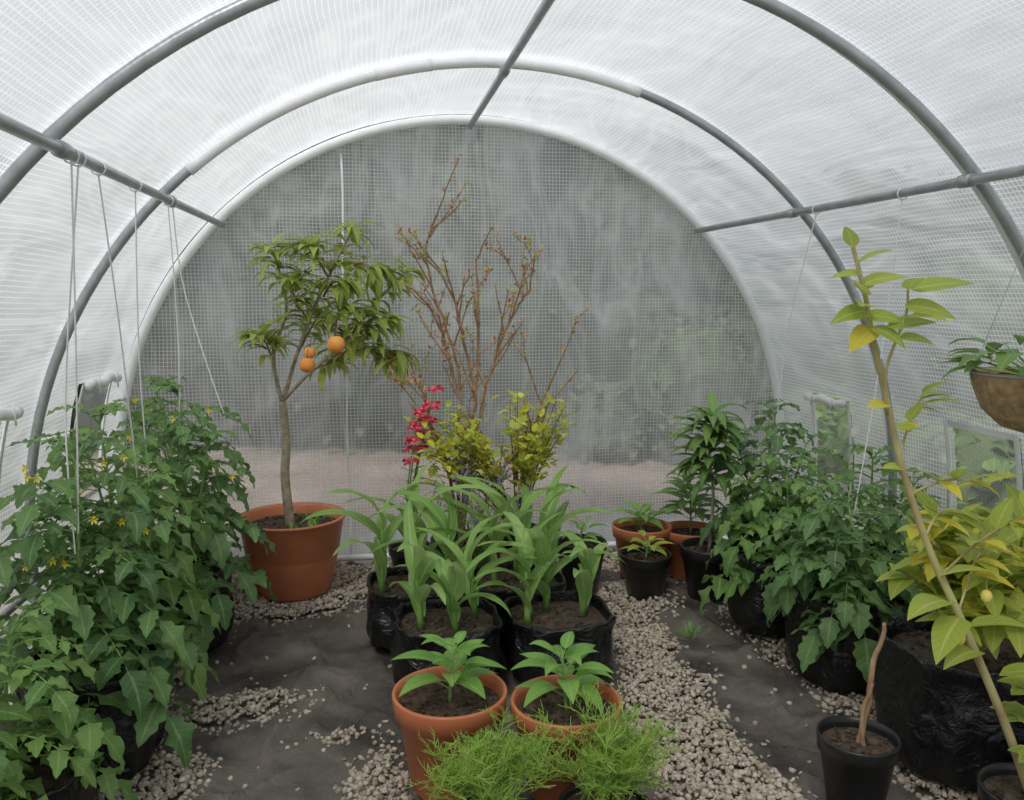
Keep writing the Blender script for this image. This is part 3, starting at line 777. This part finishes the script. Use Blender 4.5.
for (p,d,L,mt,rl) in (((.56,1.45,1.17),(1,-.5,.3),.11,m_lem,.5),((.55,1.45,1.14),(1,-.6,-.0),.10,m_lem,.6),((.53,1.47,1.10),(.9,-.4,.3),.09,m_lem,.5),((.50,1.5,1.16),(-.7,-.6,.6),.08,m_lem,-.5),
                   ((.47,1.5,1.25),(-.5,-.4,.8),.06,m_lem,0),((.48,1.5,1.22),(.5,-.5,.5),.07,m_lem,.4),((.52,1.5,1.10),(-.9,-.6,-.4),.095,m_lemy,-.4),((.51,1.5,1.13),(-1,-.3,0),.09,m_lem,-.6),
                   ((.56,1.5,.95),(-.9,-.4,.1),.06,m_lemy,-.5),((.5,1.5,1.17),(.3,.8,.4),.08,m_lem,0),((.56,1.46,1.12),(.3,-.9,.2),.085,m_lem,.3),((.49,1.5,1.2),(-.8,.4,.1),.06,m_lem,-.5),
                   ((.58,1.5,.9),(.9,-.2,.2),.05,m_lem,.5),((.60,1.5,.82),(-.9,-.2,.3),.05,m_lem,-.5),((.49,1.5,1.18),(.9,-.4,.4),.09,m_lem,.5),((.55,1.46,1.08),(1,-.4,.1),.07,m_lem,.5),
                   ((.50,1.5,1.12),(.8,-.7,.1),.08,m_lem,.6),((.555,1.45,1.17),(-.2,-.8,.6),.07,m_lem,0),((.50,1.5,1.14),(-.5,-.8,.2),.09,m_lem,-.4),((.51,1.49,1.1),(.4,-.8,-.2),.08,m_lem,.3)):
    b.leaf(p,d,L,L*.5,mt,U(.4,.8),9,.12,roll=rl)
for k in range(5): 
    p=main[13+3*k]; e=p+V((U(.06,.18),U(-.05,.1),U(.02,.14))); pts=curve(p,e,(0,0,.02),5); b.tube(pts,.003,.002,m_cit,5,False)
    for j in range(2,6):
        for _ in range(2): l=U(.05,.09); b.leaf(pts[j],(U(-1,1),U(-1,.4),U(-.2,.8)),l,l*.5,m_lem if R_()<.7 else m_lemy,.7,8,.18)
for (p,d,L) in (((.70,1.47,.55),(-1,-.4,.3),.14),((.72,1.46,.52),(-.8,-.5,-.2),.13),((.76,1.45,.45),(-1,-.3,.2),.11),((.8,1.44,.4),(.8,-.5,.5),.12),((.74,1.46,.5),(.9,-.6,.5),.12),((.68,1.48,.6),(.8,-.5,.6),.1)):
    b.leaf(p,d,L,L*.5,m_lem,.8,9,.18)
for p in ((.705,1.44,.485),(.775,1.46,.56)):
    b.blob(p,.011,m_lemon,3,(1,1,1.25)); b.tube([V(p)+V((0,0,.012)),V(p)+V((.02,.03,.04))],.0015,.0015,m_cit,5,False)
b.obj('tree',root)
# squash
root=empty('squash_plant',(1.06,1.5,0)); zs=pot(root,.09,.16,m_blackpot); b=Bd([m_zuc])
for (e,l) in (((.90,1.44,.36),.13),((1.0,1.38,.4),.12),((.92,1.48,.28),.13),((1.1,1.5,.4),.14),((.86,1.38,.25),.1)):
    pts=curve((1.06,1.5,zs),e,(0,0,.04),5); b.tube(pts,.004,.003,m_stem,6,False)
    for a in (-1.6,-.8,0,.8,1.6):
        b.leaf(e,(math.cos(a-2.2),math.sin(a-2.2),.35),l*.62,l*.55,m_zuc,.7,8,.12,'ovate',teeth=.1)
b.obj('plant',root)
# dead sapling
root=empty('potted_dead_sapling',(.64,1.66,0)); zs=pot(root,.09,.17,m_blackpot); b=Bd([m_dead])
b.tube(path([(.64,1.66,zs-.01),(.66,1.66,.25),(.67,1.665,.34),(.69,1.66,.40),(.69,1.66,.43)],5,.003),.008,.004,m_dead,7)
b.tube(path([(.65,1.65,zs-.01),(.64,1.65,.22),(.655,1.64,.3)],5,.002),.006,.004,m_dead,6)
b.obj('stem',root)
# hanging basket
root=empty('hanging_basket',(1.0,1.62,.86)); 
lathe('liner',[(.03,0),(.07,.012),(.11,.05),(.13,.1),(.137,.13),(.13,.135),(.12,.12)],m_coir,root)
soil(root,.12,.12,.115)
b=Bd([m_tom2])
for k in range(3):
    a=k*2.09+.5; b.tube([V((1.0+.13*math.cos(a),1.62+.13*math.sin(a),.99)),V((1.0,1.62,1.42))],.0012,.0012,m_steel,4,False)
b.tube([V((1.0+.137*math.cos(i*.2618),1.62+.137*math.sin(i*.2618),.99)) for i in range(25)],.003,.003,m_steel,6,False)
for i in range(40):
    a=U(0,6.28); e=V((1.0+.12*math.cos(a),1.62+.12*math.sin(a),U(.99,1.06))); b.tube([V((1.0,1.62,.98)),e],.002,.0015,m_stem,4,False)
    b.leaf(e,(math.cos(a),math.sin(a),U(0,.5)),U(.06,.09),.05,m_tom2,U(.6,1.6),8,.2,teeth=.1)
b.obj('foliage',root)
# weed tuft
root=empty('grass_tuft',(.62,2.62,-.02)); b=Bd([m_pep])
for i in range(40): b.leaf((.62+U(-.02,.02),2.62+U(-.02,.02),0),(U(-1,1),U(-1,1),1.2),U(.04,.08),.004,m_pep,1,5,shape='lance')
b.obj('blades',root)

# strings
zp=1.43; xl=-1.003
def string(pts):
    b=Bd([m_string]); b.tube(path(pts,5),.0021,.0021,m_string,5,False)
    p=pts[0]; b.tube([V((p[0]+.0155*math.cos(a*.7854),p[1],zp+.0155*math.sin(a*.7854))) for a in range(9)],.002,.002,m_string,5,False)
    b.obj('support_string')
string([(xl,1.83,zp-.012),(xl-.06,1.97,1.0),(xl-.12,2.1,.6)])
string([(xl,1.87,zp-.012),(xl-.13,2.1,.9),(xl-.13,2.1,.55)])
string([(xl,2.0,zp-.012),(xl-.03,2.2,1.1),(xl-.08,2.48,.65)])
string([(xl,2.3,zp-.012),(xl-.05,2.45,1.0),(xl-.08,2.6,.6)])
string([(xl,2.66,zp-.012),(xl-.02,2.8,1.0),(xl-.05,2.86,.55)])
string([(xl,2.72,zp-.012),(xl+.01,2.8,1.15),(xl+.12,2.85,.7)])
string([(1.003,2.15,zp-.012),(1.0,2.2,1.0),(.99,2.28,.5)])
string([(1.003,2.6,zp-.012),(1.02,2.8,1.0),(1.08,2.98,.5)])

# ------------------------------------------------------------ camera / light
f=850.0; ph=math.atan(108/f); th=math.atan(146*math.cos(ph)/f)
F=V((math.sin(th)*math.cos(ph),math.cos(th)*math.cos(ph),-math.sin(ph)))
cam=bpy.data.cameras.new('camera'); cam.lens=f/1024*36; cam.sensor_width=36; cam.clip_start=.02
co=link(bpy.data.objects.new('camera',cam)); co.location=(-.44,0,1.166)
co.rotation_mode='QUATERNION'; co.rotation_quaternion=F.to_track_quat('-Z','Y')
sc.camera=co
w=bpy.data.worlds.new('overcast_sky'); sc.world=w; w.use_nodes=True; nt=w.node_tree; nt.nodes.clear()
out=N(nt,'ShaderNodeOutputWorld'); bg=N(nt,'ShaderNodeBackground'); tc=N(nt,'ShaderNodeTexCoord')
s=N(nt,'ShaderNodeSeparateXYZ'); nt.links.new(tc.outputs['Generated'],s.inputs[0])
cl=MR(nt,NOISE(nt,2.4,3,tc.outputs['Generated'],.5),.32,.66)
col=MIX(nt,cl,(.46,.51,.58),(.92,.94,.97))
col=MIX(nt,MR(nt,s.outputs[2],-.02,.2),(.5,.54,.57),col)
nt.links.new(col,bg.inputs[0]); bg.inputs[1].default_value=.78; nt.links.new(bg.outputs[0],out.inputs[0])
sl=bpy.data.lights.new('sun','SUN'); sl.energy=2.7; sl.angle=math.radians(18); sl.color=(1,.97,.93)
so=link(bpy.data.objects.new('sun',sl)); so.rotation_euler=(math.radians(34),math.radians(-20),0)
try:
    sc.view_settings.view_transform='Standard'; sc.view_settings.look='None'
except Exception: pass
sc.view_settings.exposure=.12
